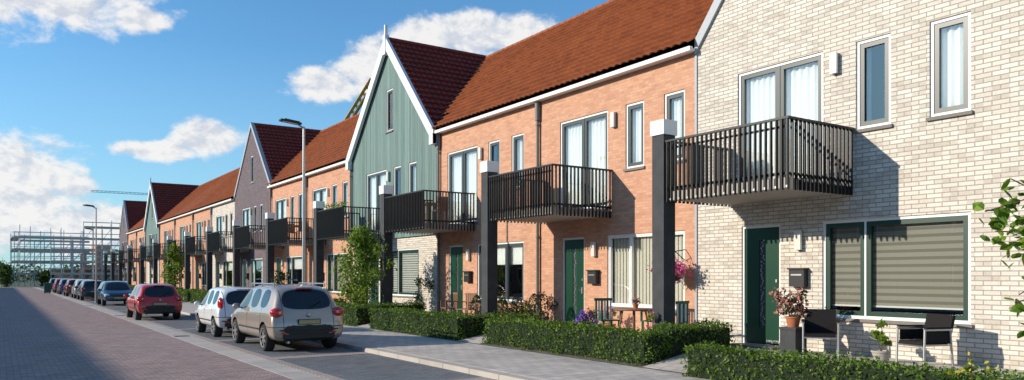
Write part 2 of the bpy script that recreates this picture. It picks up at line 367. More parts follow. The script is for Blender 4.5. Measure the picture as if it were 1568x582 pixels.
def balcony(e,y0,y1,X,zf=3.35,zt=4.55,depth=1.93,dens=.11,post=True,items=0):
    xf=X-depth
    s=MB(); s.box(xf+.07,X-.003,y0+.06,y1-.03,zf-.02,zf+.16,0); s.obj('balcony_slab',['slab'],e)
    r=MB(); zb=zf-.06
    def bar(x,y,along):
        if along=='y': r.box(x-.03,x+.03,y-.009,y+.009,zb,zt-.04,0)
        else: r.box(x-.009,x+.009,y-.03,y+.03,zb,zt-.04,0)
    n=int((y1-y0)/dens)
    for i in range(n+1): bar(xf,y0+(y1-y0)*i/n,'y')
    n2=int((depth-.1)/dens)
    for yy in (y0,y1):
        for i in range(1,n2+1): bar(xf+(depth-.06)*i/n2,yy,'x')
    r.box(xf-.035,xf+.035,y0-.035,y1+.035,zt-.04,zt,0)
    for yy in (y0,y1): r.box(xf+.035,X-.01,yy-.035,yy+.035,zt-.04,zt,0)
    r.box(xf+.03,xf+.05,y0+.03,y1-.03,zf+.2,zf+.25,0); r.box(xf+.03,xf+.05,y0+.03,y1-.03,zt-.18,zt-.14,0)
    r.box(xf+.05,X-.01,y0+.031,y0+.05,zf+.2,zf+.25,0); r.box(xf+.05,X-.01,y1-.05,y1-.031,zf+.2,zf+.25,0)
    for i in range(n+1):
        if i%2==0: r.box(xf-.042,xf-.03,y0+(y1-y0)*i/n-.012,y0+(y1-y0)*i/n+.012,zb+.03,zb+.07,1)
    r.obj('balcony_railing',['rail','metal'],e)
    if post:
        p=MB(); yp=y1+.05; p.box(xf-.06,xf+.27,yp,yp+.33,.1,4.68,0); p.box(xf-.09,xf+.30,yp-.03,yp+.36,4.68,4.98,1)
        p.obj('balcony_post',['post','white'],e)
    it=MB()
    ym=(y0+y1)/2
    if items:
        if items==1:
            T=Matrix.Translation((X-1.0,ym,zf+.17))
            it.box(-.3,.3,-.5,.5,.70,.74,0,T)
            for sx in(-.25,.25):
                for sy in(-.45,.45): it.box(sx-.02,sx+.02,sy-.02,sy+.02,0,.7,0,T)
            for sy in(-.8,.8):
                it.box(-.2,.2,sy-.2,sy+.2,.42,.46,0,T); it.box(-.2,.2,sy+(.18 if sy>0 else -.22),sy+(.22 if sy>0 else -.18),.46,.9,0,T)
                for sx in(-.18,.18):
                    for q in(-.18,.18): it.box(sx-.015,sx+.015,sy+q-.015,sy+q+.015,0,.42,0,T)
        else:
            for k in range(4):
                yy=y0+.5+k*.6; it.lathe((xf+.2,yy,zt-.15),[(.07,0),(.11,.2),(.1,.2)],10,1)
                C=rng.normal(size=(60,3))*[.08,.08,.07]+[xf+.2,yy,zt+.12]; leaves_into(it,C,.08,2)
        it.obj('balcony_furniture',['wood','yellowplastic','leaf'],e)
def house(name,y0,y1,base,bal_end,wall,gable=False,styles=('side','half'),near=True,bal_items=0,sash=1,lowsash=2,upper=None,za=11.3):
    e=group(name,(W,(y0+y1)/2,0))
    H={k:MB() for k in('frame','glass','curt','sill','door')}
    walls=MB(); X=W; b=base
    Xu=W-.09 if upper=='clad' else W
    ops_lo=[(b,b+2.72,1.0,2.85),(b+3.67,b+4.65,.36,2.85)]
    ops_up=[(b,b+.67,4.5,6.14),(b+1.35,b+2.02,4.5,6.14),(b+2.7,b+4.75,3.60,6.14)]
    split=3.3; um=1 if upper=='clad' else 0
    wall_open(walls,X,y0,y1,0,split,ops_lo,.13,0)
    wall_open(walls,Xu,y0,y1,split,7.0,ops_up,.13,um)
    if um:
        walls.poly([(Xu,y0,split),(W,y0,split),(W,y1,split),(Xu,y1,split)],1)
        for yy in (y0,y1): walls.poly([(Xu,yy,split),(W+.1,yy,split),(W+.1,yy,7),(Xu,yy,7)],1)
    yc=(y0+y1)/2; ze=7.0
    if gable:
        zf=lambda y: ze+(za-ze)*(1-abs(y-yc)/((y1-y0)/2))
        o=(yc-.32,yc+.32,7.65,9.35); a,bb=o[0],o[1]
        P=lambda pts: walls.poly([(Xu,p[0],p[1]) for p in pts],um)
        P([(a,ze),(y0,ze),(a,zf(a))]); P([(y1,ze),(bb,ze),(bb,zf(bb))])
        P([(bb,ze),(a,ze),(a,o[2]),(bb,o[2])]); P([(bb,o[3]),(a,o[3]),(a,zf(a)),(yc,za),(bb,zf(bb))])
        reveal(walls,Xu,o,.13,um); window(H,*o,Xu,[0,1],'dark',sash=1)
    for yy in (y0+.002,y1-.002):
        walls.poly([(W+.01,yy,0),(22.2,yy,0),(22.2,yy,7),(17.7,yy,11.1),(W+.01,yy,6.95)],0)
    walls.poly([(22.2,y0,0),(22.2,y1,0),(22.2,y1,7),(22.2,y0,7)],0)
    walls.obj('walls',[wall,'clad'],e)
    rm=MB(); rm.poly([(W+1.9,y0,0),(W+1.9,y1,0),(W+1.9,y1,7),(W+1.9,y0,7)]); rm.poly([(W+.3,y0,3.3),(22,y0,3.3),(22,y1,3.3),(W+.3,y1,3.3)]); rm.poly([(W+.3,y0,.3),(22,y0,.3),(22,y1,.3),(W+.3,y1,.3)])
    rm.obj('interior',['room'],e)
    window(H,*ops_up[0],Xu,[0,1],random.choice(['curtain','curtain','left']),sash=sash)
    window(H,*ops_up[1],Xu,[0,1],random.choice(['curtain','side']),sash=sash)
    window(H,*ops_up[2],Xu,[0,.5,1],styles[0],sash=sash)
    window(H,*ops_lo[0],X,[0,.69,1] if lowsash==2 else [0,.36,.7,1],styles[1],sash=lowsash)
    front_door(H,*ops_lo[1],X)
    H['frame'].obj('window_frames',FR,e); H['glass'].obj('window_glass',['glass'],e)
    H['curt'].obj('curtains',['curtain','vblind','zebra','slats'],e); H['sill'].obj('sills',['sill'],e)
    H['door'].obj('front_door',['green_door','white','doorglass','metal','sill'],e)
    l=MB()
    for (yy,zz,xx) in ((b+2.42,5.82,Xu),(b+3.2,2.5,X)):
        l.box(xx-.05,xx-.002,yy-.055,yy+.055,zz-.2,zz+.2,1)
        l.box(xx-.11,xx-.05,yy-.07,yy+.07,zz-.19,zz+.19,0)
    l.obj('wall_lamp',['lampglass','metal'],e)
    q=MB(); yy=b+3.2; q.box(X-.14,X-.003,yy-.17,yy+.17,1.58,1.92,0); q.prism([(yy-.19,1.92),(yy+.19,1.92),(yy+.19,1.95),(yy-.19,1.95)],X-.17,X-.003,0); q.box(X-.146,X-.14,yy-.12,yy+.12,1.8,1.83,1)
    q.obj('letterbox',['black','metal'],e)
    if not gable or upper=='clad':
        dp=MB(); yd=y1-.12; xp=Xu-.08
        dp.cyl((xp,yd,.2),(xp,yd,6.75),.045,n=10,m=0)
        if not gable: dp.cyl((xp,yd,6.35),(xp,yd,6.95),.075,.085,n=10,m=0)
        for zz in (1.2,2.9,4.6,6.2): dp.cyl((xp,yd,zz),(xp,yd,zz+.05),.06,n=10)
        dp.obj('downpipe',['pipe'],e,smooth=True)
    if not gable:
        g=MB(); g.box(W-.25,W-.15,y0,y1,6.90,7.00,0); g.box(W-.15,W-.004,y0,y1,6.91,6.96,0); g.obj('gutter',['white'],e)
    rf=MB(); samp=6 if y0<46 else 3
    sl=Vector((17.7-(W-.25),0,11.25-7.0)); L=sl.length; v=sl.normalized(); nn=Vector((-v.z,0,v.x))
    if gable:
        off=1.0; tile_roof(rf,Vector((W-.25,y0,7.0))+v*off,(0,1,0),v,nn,y1-y0,L-off,samp=samp)
    else: tile_roof(rf,(W-.25,y0,7.0),(0,1,0),v,nn,y1-y0,L,samp=samp)
    rf.poly([(17.7,y0,11.27),(22.5,y0,6.9),(22.5,y1,6.9),(17.7,y1,11.27)],0)
    n=int((y1-y0)/.35)
    for i in range(n):
        ya=y0+(y1-y0)*i/n; rf.cyl((17.7,ya,11.28),(17.7,ya+(y1-y0)/n+.02,11.29),.135,.12,n=8,m=0)
    rf.obj('main_roof',['roof'],e)
    if gable:
        gr=MB(); half=(y1-y0)/2; xo=W-.2 if upper=='clad' else W+.12
        for sgn in (1,-1):
            ye=yc-sgn*half
            sv=Vector((0,sgn*half,za-ze)); LL=sv.length; sv.normalize(); n3=Vector((0,-sgn*sv.z,abs(sv.y)))
            tile_roof(gr,(xo,ye,ze),(1,0,0),sv,n3,17.75-xo,LL,samp=samp)
        n=14
        for i in range(n):
            xa=xo+(17.7-xo)*i/n; gr.cyl((xa,yc,za+.04),(xa+(17.7-xo)/n+.02,yc,za+.05),.13,.115,n=8)
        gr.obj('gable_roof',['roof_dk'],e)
        t=MB(); wd=.34 if upper=='clad' else .2
        x0,x1=(W-.30,W-.17) if upper=='clad' else (W-.07,W+.14)
        up=.12; s2=(za-ze)/half; c=math.sqrt(1+s2*s2)
        for sgn in (1,-1):
            ye=yc-sgn*(half+(.12 if upper=='clad' else .02))
            top=lambda y: ze+(half-abs(y-yc))*s2+up*c
            bot=lambda y: top(y)-wd*c
            t.prism([(ye,bot(ye)),(ye,top(ye)),(yc-sgn*.003,top(yc)),(yc-sgn*.003,bot(yc))],x0,x1,0)
            if upper=='clad': t.box(x0-.02,x1+.05,min(ye,ye+sgn*.28),max(ye,ye+sgn*.28),bot(ye)-.02,top(ye)-.12,0)
        if upper=='clad':
            t.box(x0-.03,x1+.03,yc-.10,yc+.10,top(yc)-.75,top(yc)+.05,0)
            t.box(x0+.0,x1-.02,yc-.045,yc+.045,top(yc)+.05,top(yc)+.45,0)
        t.obj('bargeboards',['white' if upper=='clad' else 'grey_trim'],e)
    if y0<5:
        t=MB(); t.box(W-.03,W+.1,y1-.01,y1+.05,0,6.9,0); t.obj('corner_trim',['grey_trim'],e)
    balcony(e,bal_end-2.85,bal_end,W,dens=.11 if y0<46 else .16,items=bal_items)
    return e
house('brick_house',3.9,12.07,6.17,11.1,'white_brick',gable=True,styles=('curtain','zebra'),sash=1,za=12.2)
house('brick_house',12.07,18.3,12.45,17.85,'peach_brick',styles=('curtain','vblind'),lowsash=None,bal_items=0)
house('brick_house',18.3,24.4,19.0,24.7,'peach_brick',styles=('curtain','half'),bal_items=1,lowsash=1)
house('timber_clad_gable_house',24.4,32.45,26.0,31.6,'white_brick',gable=True,styles=('curtain','slats'),upper='clad',bal_items=2)
house('brick_house',32.45,38.7,33.1,38.7,'peach_brick',styles=('curtain','vblind'),bal_items=1)
house('brick_house',38.7,44.9,39.4,45.3,'peach_brick',styles=('curtain','half'))
house('brick_house',44.9,53.3,46.7,52.2,'purple_brick',gable=True,styles=('curtain','side'))
house('brick_house',53.3,60.0,53.9,59.2,'white_brick',styles=('curtain','half'))
house('brick_house',60.0,66.5,60.7,66.1,'peach_brick')
house('brick_house',66.5,74.3,67.5,73.0,'peach_brick')
house('brick_house',74.3,82.3,75.3,80.6,'peach_brick')
house('timber_clad_gable_house',82.3,90.5,83.6,89.0,'white_brick',gable=True,upper='clad')
house('brick_house',90.5,97.5,91.1,96.5,'peach_brick')
house('brick_house',97.5,104.8,98.2,103.5,'peach_brick')
house('brick_house',104.8,113.0,106.0,111.2,'purple_brick',gable=True)
for i in range(7):
    ya=-22+i*24; yb=ya+23.9
    e=group('terraced_house_row',(-21,(ya+yb)/2,0)); mb=MB(); xf=-19.6
    nn=[(ya+1.2+k*3.0,ya+2.6+k*3.0,z,z+1.6) for k in range(7) for z in (1.0,4.2)]
    wall_open(mb,xf,ya,yb,0,6.6,nn,-.12,0)
    for yy in(ya,yb): mb.poly([(xf,yy,0),(-28.6,yy,0),(-28.6,yy,6.6),(-24.1,yy,10.6),(xf,yy,6.6)],0)
    mb.poly([(-28.6,ya,0),(-28.6,yb,0),(-28.6,yb,6.6),(-28.6,ya,6.6)],0)
    for o in nn:
        mb.poly([(xf-.1,o[0],o[2]),(xf-.1,o[1],o[2]),(xf-.1,o[1],o[3]),(xf-.1,o[0],o[3])],2)
        for a_,b_ in((o[0],o[0]+.07),(o[1]-.07,o[1])): mb.box(xf-.1,xf-.03,a_,b_,o[2],o[3],3)
        mb.box(xf-.1,xf-.03,o[0]+.07,o[1]-.07,o[2],o[2]+.07,3); mb.box(xf-.1,xf-.03,o[0]+.07,o[1]-.07,o[3]-.07,o[3],3)
    mb.obj('walls',['dark_brick','roof','carglass','white'],e)
    r=MB(); r.poly([(xf+.3,ya,6.45),(xf+.3,yb,6.45),(-24.1,yb,10.75),(-24.1,ya,10.75)],0); r.poly([(-28.9,ya,6.45),(-24.1,ya,10.75),(-24.1,yb,10.75),(-28.9,yb,6.45)],0)
    r.obj('roof',['roof'],e)
# ---------------------------------------------------------------- ground
def sheet(name,x0,x1,y0,y1,z,mat,th=None):
    mb=MB()
    if th: mb.box(x0,x1,y0,y1,z-th,z,0)
    else: mb.poly([(x0,y0,z),(x1,y0,z),(x1,y1,z),(x0,y1,z)])
    return mb.obj(name,[mat])
MAT['earth']=simple('grass_earth',(.06,.085,.03),.95,var=.35,vs=.4)
MAT['soil']=simple('garden_soil',(.12,.10,.075),.95,var=.4,vs=6,bump=.6)
MAT['road']=brick_mat('road_clay_pavers',(.46,.32,.275),(.31,.225,.205),(.13,.11,.10),bw=.21,rh=.105,ms=.008,plan=True,noise=.16,blotch=.22,bump=.3,stain=.4,accent=(.23,.19,.19))
MAT['parking']=brick_mat('parking_pavers',(.20,.21,.22),(.15,.157,.168),(.07,.07,.07),bw=.21,rh=.105,ms=.006,plan=True,noise=.12,blotch=.25,bump=.25,stain=.4,accent=(.12,.12,.13))
MAT['bayline']=brick_mat('bay_line_pavers',(.46,.37,.33),(.38,.31,.28),(.16,.14,.12),bw=.21,rh=.105,ms=.006,plan=True,noise=.12)
MAT['kerb']=brick_mat('kerb_concrete',(.50,.45,.40),(.43,.39,.35),(.16,.15,.14),bw=1.0,rh=3.0,ms=.01,plan=True,swap=True,noise=.14,offset=0,stain=.3)
MAT['pave']=brick_mat('pavement_tiles',(.60,.54,.48),(.50,.45,.41),(.22,.20,.18),bw=.30,rh=.30,ms=.008,plan=True,noise=.10,blotch=.15,bump=.2,stain=.25,accent=(.40,.36,.33),acc_f=.5)
sheet('ground',-1500,1500,-600,2500,-.06,'earth')
sheet('road',-9,4.22,-25,140,0.0,'road',.05)
sheet('road',-90,60,140,147,0.0,'road',.05)
sheet('gutter_strip',4.22,4.72,-25,140,.006,'kerb',.05)
sheet('parking_strip',4.72,7.12,-25,139,.003,'parking',.05)
ln=MB()
for k in range(-3,26):
    yy=16.6+k*5.35
    ln.box(4.94,7.10,yy-.22,yy+.22,-.03,.007,0)
ln.box(4.725,4.93,-25,138,-.03,.011,0)
ln.obj('parking_bay_lines',['bayline'])
sheet('kerb',7.12,7.36,-25,139,.10,'kerb',.15)
sheet('pavement',7.36,9.8,-25,139,.105,'pave',.12)
mb=MB()
def ramp(mb,y0,y1,dz,x1=13.25):
    mb.poly([(9.805,y0,.11+dz),(11.0,y0,.30+dz),(11.0,y1,.30+dz),(9.805,y1,.11+dz)]); mb.poly([(11.0,y0,.30+dz),(x1,y0,.30+dz),(x1,y1,.30+dz),(11.0,y1,.30+dz)])
ramp(mb,-25,139,0); mb.obj('garden_ground',['soil'])
sheet('kerb',-9.2,-9.0,-25,139,.10,'kerb',.15)
sheet('pavement',-12,-9.2,-25,139,.103,'pave',.12)
mb=MB()
for yy in (10.0,24.0,38.0,52.0):
    mb.box(4.27,4.67,yy,yy+.4,-.02,.012,0)
    for k in range(5): mb.box(4.31,4.63,yy+.05+k*.07,yy+.075+k*.07,.0,.017,1)
mb.obj('drain_cover',['plastic','metal'])
# ---------------------------------------------------------------- hedges and gardens
def hedge(parts,dens=420,leaf=.055):
    core=MB(); lv=MB()
    for (x0,x1,y0,y1,z0,z1) in parts:
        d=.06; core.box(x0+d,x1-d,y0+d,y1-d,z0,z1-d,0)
        faces=[((x0,y0,z0),(0,y1-y0,0),(0,0,z1-z0),(-1,0,0)),((x1,y0,z0),(0,y1-y0,0),(0,0,z1-z0),(1,0,0)),((x0,y0,z0),(x1-x0,0,0),(0,0,z1-z0),(0,-1,0)),((x0,y1,z0),(x1-x0,0,0),(0,0,z1-z0),(0,1,0)),((x0,y0,z1),(x1-x0,0,0),(0,y1-y0,0),(0,0,1))]
        for O,U,V,nn in faces:
            O,U,V,nn=map(np.array,(O,U,V,nn)); A=np.linalg.norm(U)*np.linalg.norm(V); n=int(A*dens)
            if n<1: continue
            a=rng.uniform(size=(n,1));b=rng.uniform(size=(n,1))
            C=O+a*U+b*V
            bump=.045*np.sin(C[:,0:1]*5+C[:,1:2]*4.1)*np.sin(C[:,1:2]*6.3+C[:,2:3]*7)
            C=C+nn*(rng.normal(size=(n,1))*.028-.015+bump)+rng.normal(size=(n,3))*.008
            leaves_into(lv,C,leaf)
            n2=int(n*.07); k=rng.choice(n,n2) if n2 else []
            if n2 and nn[2]==1: leaves_into(lv,C[k]+[0,0,.055],leaf)
    e=group('hedge',(parts[0][0],parts[0][2],0))
    core.obj('hedge_core',['hedge_in'],e); lv.obj('hedge_leaves',['hedge'],e)
hedge([(9.55,10.25,1.0,9.05,.1,.60)],800,.052)
hedge([(9.9,10.55,10.35,16.0,.1,.73),(10.55,12.4,10.35,10.95,.1,.80)],800,.055)
hedge([(9.8,10.45,17.15,22.8,.1,.74),(10.45,12.2,17.15,17.65,.1,.74)],600,.06)
hedge([(9.8,10.45,23.9,29.6,.1,.76),(10.45,12.4,23.9,24.45,.1,.82)],500,.07)
gy=[(30.8,36.4),(37.6,43.2),(44.4,50.2),(51.4,57),(58.2,64),(65.2,71.5),(72.8,79),(80.2,87),(88.2,94.5),(95.8,102),(103.2,110)]
for a,b in gy: hedge([(9.8,10.45,a,b,.1,.78),(10.45,12.2,a,a+.5,.1,.80)],200,.11)
mb=MB()
for yy in (9.75,16.6,23.35,30.15,37.0,43.8,50.8,57.6): ramp(mb,yy-.55,yy+.55,.008,12.86)
mb.obj('garden_path',['pave'])
TZ=.330
sheet('terrace_paving',11.02,13.19,5.0,9.15,TZ,'pave',.025)
sheet('terrace_paving',11.02,13.19,11.0,15.9,TZ,'pave',.025)
pot_mat={'petunia_pot':'plastic','potted_shrub':'slab'}
def plant(name,loc,r,h,n,size,mat,flower=None,fn=0,pot=None,stem=True):
    e=group(name,loc); lv=MB()
    z0=0
    if pot:
        p=MB(); pr,ph=pot; p.lathe((0,0,0),[(0.001,0),(pr*.7,0),(pr*.95,ph*.85),(pr*1.05,ph*.85),(pr*1.05,ph),(pr*.9,ph),(pr*.85,ph*.9),(.001,ph*.9)],20,0)
        p.obj('pot',[pot_mat.get(name,'terracotta')],e,local=True,smooth=True); z0=ph
    nclump=max(5,n//50); cc=rng.normal(size=(nclump,3))*np.array([r*.5,r*.5,h*.24])+[0,0,z0+h*.5]
    C=cc[rng.integers(0,nclump,n)]+rng.normal(size=(n,3))*min(r,h)*.2
    C[:,2]=np.maximum(C[:,2],z0+.01); leaves_into(lv,C,size)
    if flower:
        k=rng.integers(0,n,fn); F=C[k]+rng.normal(size=(fn,3))*.02+[-.03,0,.04]; leaves_into(lv,F,size*.9,1,shape=.9)
    lv.obj('foliage',[mat,flower or mat],e,local=True)
    if stem:
        s=MB()
        for k in range(6):
            c=cc[k%nclump]; s.cyl((0,0,z0*.9),tuple(c),.008,.003,n=5)
        s.obj('stems',['bark'],e,local=True)
    return e
e=group('plant_pedestal',(12.4,8.96,TZ)); mb=MB(); mb.box(-.17,.17,-.17,.17,0,.46,0); mb.box(-.19,.19,-.19,.19,.46,.50,0); mb.obj('block',['post'],e,local=True)
plant('flowering_pot_plant',(12.4,8.96,TZ+.5),.28,.40,460,.075,'leafdk','red',260,pot=(.14,.2))
plant('potted_shrub',(12.4,7.24,TZ),.15,.70,340,.08,'leaf',pot=(.15,.2))
plant('petunia_pot',(11.0,13.35,.28),.27,.26,300,.06,'leafdk','violet',520,pot=(.24,.36))
plant('garden_shrub',(9.9,4.6,.14),.2,.66,160,.06,'leaf','yellow',60)
plant('garden_shrub',(10.9,15.3,.25),.32,.6,350,.08,'leaf')
plant('garden_shrub',(11.1,14.4,.28),.3,.5,300,.08,'leaf2')
plant('garden_shrub',(11.0,11.3,.28),.25,.75,260,.08,'leaf','pink',20)
plant('garden_shrub',(12.6,19.6,.3),.4,.9,350,.08,'leafdk','red',50)
plant('garden_shrub',(12.7,18.7,.3),.35,1.0,350,.09,'leaf2','pink',60)
plant('garden_shrub',(12.9,25.2,.3),.45,1.6,500,.09,'leafdk')
plant('garden_shrub',(12.8,17.75,.3),.35,1.2,350,.08,'leafdk','red',60)
plant('flowering_pot_plant',(12.8,14.6,TZ),.22,.35,260,.06,'leaf','pink',120,pot=(.14,.25))
plant('flowering_pot_plant',(12.9,15.5,TZ),.18,.5,240,.06,'leafdk','red',60,pot=(.13,.25))
for (x,y,h) in ((12.2,17.9,.85),(12.1,18.5,.75),(12.3,17.2,.9),(12.0,19.2,.7),(12.2,20.1,.8)):
    e=group('conifer_shrub',(x,y,.28)); lv=MB()
    t=rng.uniform(size=900); a=rng.uniform(size=900)*6.283; rr=.24*np.sqrt(np.clip(1-(2*t-1)**2,0,1))*(1.1-.4*t)*rng.uniform(.8,1.05,900)
    leaves_into(lv,np.stack([rr*np.cos(a),rr*np.sin(a),.12+t*h],1),.05); lv.cyl((0,0,0),(0,0,h*.8),.04,.02,n=6,m=1)
    lv.obj('foliage',['leafdk','bark'],e,local=True)
e=group('hanging_flower_basket',(12.82,12.42,1.85)); mb=MB()
mb.lathe((0,0,0),[(.001,-.2),(.12,-.16),(.2,0),(.19,0)],16,0); mb.cyl((.36,0,.55),(-.02,0,.5),.012,n=6); mb.cyl((.36,0,.3),(.0,0,.52),.01,n=6)
for k in range(3):
    t=k*2.09; mb.cyl((.19*math.cos(t),.19*math.sin(t),0),(0,0,.5),.005,n=4)
mb.obj('basket',['plastic'],e,local=True)
lv=MB(); C=rng.normal(size=(400,3))*[.12,.15,.09]+[0,0,.03]; leaves_into(lv,C,.06); C=rng.normal(size=(900,3))*[.14,.17,.10]+[-.10,0,.08]; leaves_into(lv,C,.07,1,shape=.9)
lv.obj('flowers',['leaf','pink'],e,local=True)
def armchair(loc,rz):
    e=group('rattan_armchair',loc,rz); mb=MB()
    mb.box(-.24,.24,-.25,.25,.36,.43,0)
    T=Matrix.Translation((.23,0,.40))@Matrix.Rotation(math.radians(14),4,'Y')
    mb.box(-.02,.03,-.27,.27,0,.46,0,T)
    for s in(-1,1):
        y=s*.29
        mb.cyl((-.25,y,0),(-.23,y,.62),.018,n=8,m=1); mb.cyl((-.235,y,.62),(.27,y,.62),.02,n=8,m=1); mb.cyl((.30,y,0),(.24,y,.62),.018,n=8,m=1)
        mb.box(-.22,.26,y-.03,y+.03,.643,.663,0); mb.cyl((-.24,y,.38),(.26,y,.38),.012,n=6,m=1)
        mb.box(-.2,.24,y*.93-.01,y*.93+.01,.43,.60,0)
    mb.cyl((-.24,-.29,.36),(-.24,.29,.36),.014,n=6,m=1)
    mb.obj('frame_and_weave',['rattan','metal'],e,local=True)
armchair((12.3,8.32,TZ),math.radians(35)); armchair((12.25,6.45,TZ),math.radians(-20))
def slat_chair(name,loc,rz,mat='greenplastic'):
    e=group(name,loc,rz); mb=MB()
    mb.box(-.22,.22,-.22,.22,.42,.45,0)
    for k in range(6): mb.box(.21,.235,-.21+k*.075,-.17+k*.075,.45,.88,0 if k%2 else 1)
    mb.box(.205,.24,-.23,.23,.88,.94,0)
    for sx in(-.2,.2):
        for sy in(-.2,.2): mb.box(sx-.02,sx+.02,sy-.02,sy+.02,0,.42,0)
    for sy in(-.24,.24): mb.box(-.22,.22,sy-.02,sy+.02,.64,.67,0); mb.box(-.22,-.18,sy-.02,sy+.02,.42,.64,0)
    mb.obj('chair_frame',[mat,'white' if mat=='greenplastic' else mat],e,local=True)
slat_chair('garden_chair',(11.75,13.5,TZ),math.radians(75)); slat_chair('garden_chair',(11.8,11.45,TZ),math.radians(-80)); slat_chair('garden_chair',(12.4,12.6,TZ),0)
slat_chair('wooden_chair',(12.3,20.9,.30),math.radians(20),'wood'); slat_chair('wooden_chair',(12.3,22.0,.30),math.radians(-10),'wood')
e=group('garden_table',(11.7,12.55,TZ)); mb=MB(); mb.lathe((0,0,0),[(.001,.70),(.45,.70),(.46,.72),(.45,.74),(.001,.74)],28,0)
for k in range(4):
    t=k*1.571+.78; mb.cyl((.38*math.cos(t),.38*math.sin(t),0),(.25*math.cos(t),.25*math.sin(t),.7),.02,n=8)
mb.obj('table_frame',['wood'],e,local=True)
plant('table_plant',(11.7,12.5,TZ+.74),.1,.15,90,.04,'leafdk','red',60,pot=(.07,.1))
# ---------------------------------------------------------------- trees
def limb(mb,p,d,L,r,depth,tips,up=.2):
    p=Vector(p); d=Vector(d).normalized(); seg=4
    for i in range(seg):
        q=p+d*(L/seg); mb.cyl(p,q,r*(1-.18*i),r*(1-.18*(i+1)),n=6,cap=False)
        d=(d+Vector((random.gauss(0,.12),random.gauss(0,.12),random.gauss(up*.3,.1)))).normalized(); p=q
        tips.append((Vector(q),depth))
        if depth>0 and i>0:
            s=(d+Vector((random.gauss(0,.6),random.gauss(0,.6),random.gauss(.1,.3)))).normalized()
            limb(mb,q,s,L*.55,r*.45,depth-1,tips,up)
def column_tree(loc,h,r,n,leaf,mat='leaf',sp=.12):
    e=group('young_tree',loc); mb=MB(); mb.cyl((0,0,0),(0,0,h*.45),.05,.035,n=8); mb.cyl((0,0,h*.45),(.03,.02,h*.92),.035,.008,n=8)
    tips=[]
    for k in range(34):
        z=h*(.08+.80*k/34); a=random.random()*6.28; rr=r*(.5+.7*random.random())*math.sin(math.pi*min(1,(.15+.85*(k/34)))**.8) + .1
        limb(mb,(0,0,z),(math.cos(a),math.sin(a),.8),rr*1.25,.014,0,tips)
    mb.obj('trunk_and_limbs',['bark'],e,local=True,smooth=True)
    P=np.array([list(t[0]) for t in tips]); C=P[rng.integers(0,len(P),n)]+rng.normal(size=(n,3))*sp
    lv=MB(); leaves_into(lv,C,leaf,shape=.7); lv.obj('foliage',[mat],e,local=True)
column_tree((10.75,25.6,.2),3.6,.95,5600,.10)
column_tree((11.2,63.5,.25),4.3,.9,2200,.17)
column_tree((11.2,36.5,.25),1.9,.5,700,.1,'leafdk')
column_tree((11.3,26.9,.25),2.4,.5,900,.09,'leafdk')
for (x,y,h,rr) in ((.6,141,3.4,1.4),(-1.5,150,4.6,2.0),(-6,152,5.5,2.3),(6.5,147.7,2.4,1.0)): column_tree((x,y,0),h,rr,1300,.4,'farleaf',.3)
e=group('street_tree',(7.95,2.2,.1)); mb=MB(); tips=[]
mb.cyl((0,0,0),(0,0,1.9),.06,.05,n=10); mb.cyl((0,0,1.9),(.05,0,3.4),.05,.015,n=8)
L0=Vector((-.83,.558,0))
specs=[(1.55,-.05,.14),(1.68,.1,.20),(1.85,.2,.24),(2.0,-.1,.22),(2.15,-.25,.12),(2.3,.1,.14),(2.4,.0,.10),(2.55,.15,.04),(2.6,-.1,-.02),(1.95,-.5,.08),(2.2,.3,.0),(1.75,.0,-.02)]
for z,sd,up in specs:
    d=(L0+Vector((.558*sd,.83*sd,up))); p=Vector((0,0,z)); dd=d.normalized()
    Lb=1.0+random.random()*.35
    for i in range(8):
        q=p+dd*(Lb/8); mb.cyl(p,q,.018-.002*i,.016-.002*i,n=6,cap=False); p=q
        dd=(dd+Vector((0,0,-.05+random.gauss(0,.05)))+Vector((random.gauss(0,.06),random.gauss(0,.06),0))).normalized()
        if i>2: tips.append((q.copy(),1))
        if i in(3,5,6):
            sdv=(dd+Vector((random.gauss(0,.5),random.gauss(0,.5),random.gauss(-.1,.4)))).normalized(); pp=q.copy()
            for j in range(3):
                qq=pp+sdv*.09; mb.cyl(pp,qq,.006,.005,n=5,cap=False); pp=qq; tips.append((pp.copy(),0))
for k in range(14):
    a=random.uniform(-2.2,.6); tp=[]; limb(mb,(0,0,1.9+k*.10),(math.cos(a),math.sin(a),.4),.8,.018,1,tp); tips+=tp
mb.obj('trunk_and_limbs',['bark'],e,local=True,smooth=True)
lv=MB()
for t,_ in tips:
    for k in range(5 if _==1 else 3):
        c=t+Vector((random.gauss(0,.055),random.gauss(0,.055),random.gauss(-.02,.05)))
        ax=Vector((random.gauss(0,1),random.gauss(0,1),random.gauss(-.6,.5))).normalized(); nb=ax.cross(Vector((random.gauss(0,.5),random.gauss(0,.5),1))).normalized(); nz=ax.cross(nb)
        s=random.uniform(.08,.14); out=[(0,0),(.25,.28),(.55,.36),(.8,.2),(1,0)]
        mid=[c+ax*s*u-nz*s*.10*math.sin(u*3.1) for u,_2 in out]
        for sg in(1,-1):
            ed=[c+ax*s*u+nb*s*w*sg for u,w in out]
            for i in range(4):
                pts=[mid[i],mid[i+1],ed[i+1],ed[i]]
                if i==0: pts=[mid[0],mid[1],ed[1]]
                if i==3: pts=[mid[3],mid[4],ed[3]]
                lv.poly(pts,0)
lv.obj('foliage',['leaf2'],e,local=True)
e=group('distant_tree_line',(0,260,0)); lv=MB(); C=[]
for k in range(60):
    x=-110+k*4+random.uniform(-1,1); hh=random.uniform(3,6.5)
    C.append(rng.normal(size=(160,3))*[2.0,1.5,hh*.22]+[x,262+random.uniform(-6,6),hh*.5])
C=np.concatenate(C); C[:,2]=np.abs(C[:,2]); leaves_into(lv,C,1.0,shape=.8); lv.obj('foliage',['farleaf'],e)
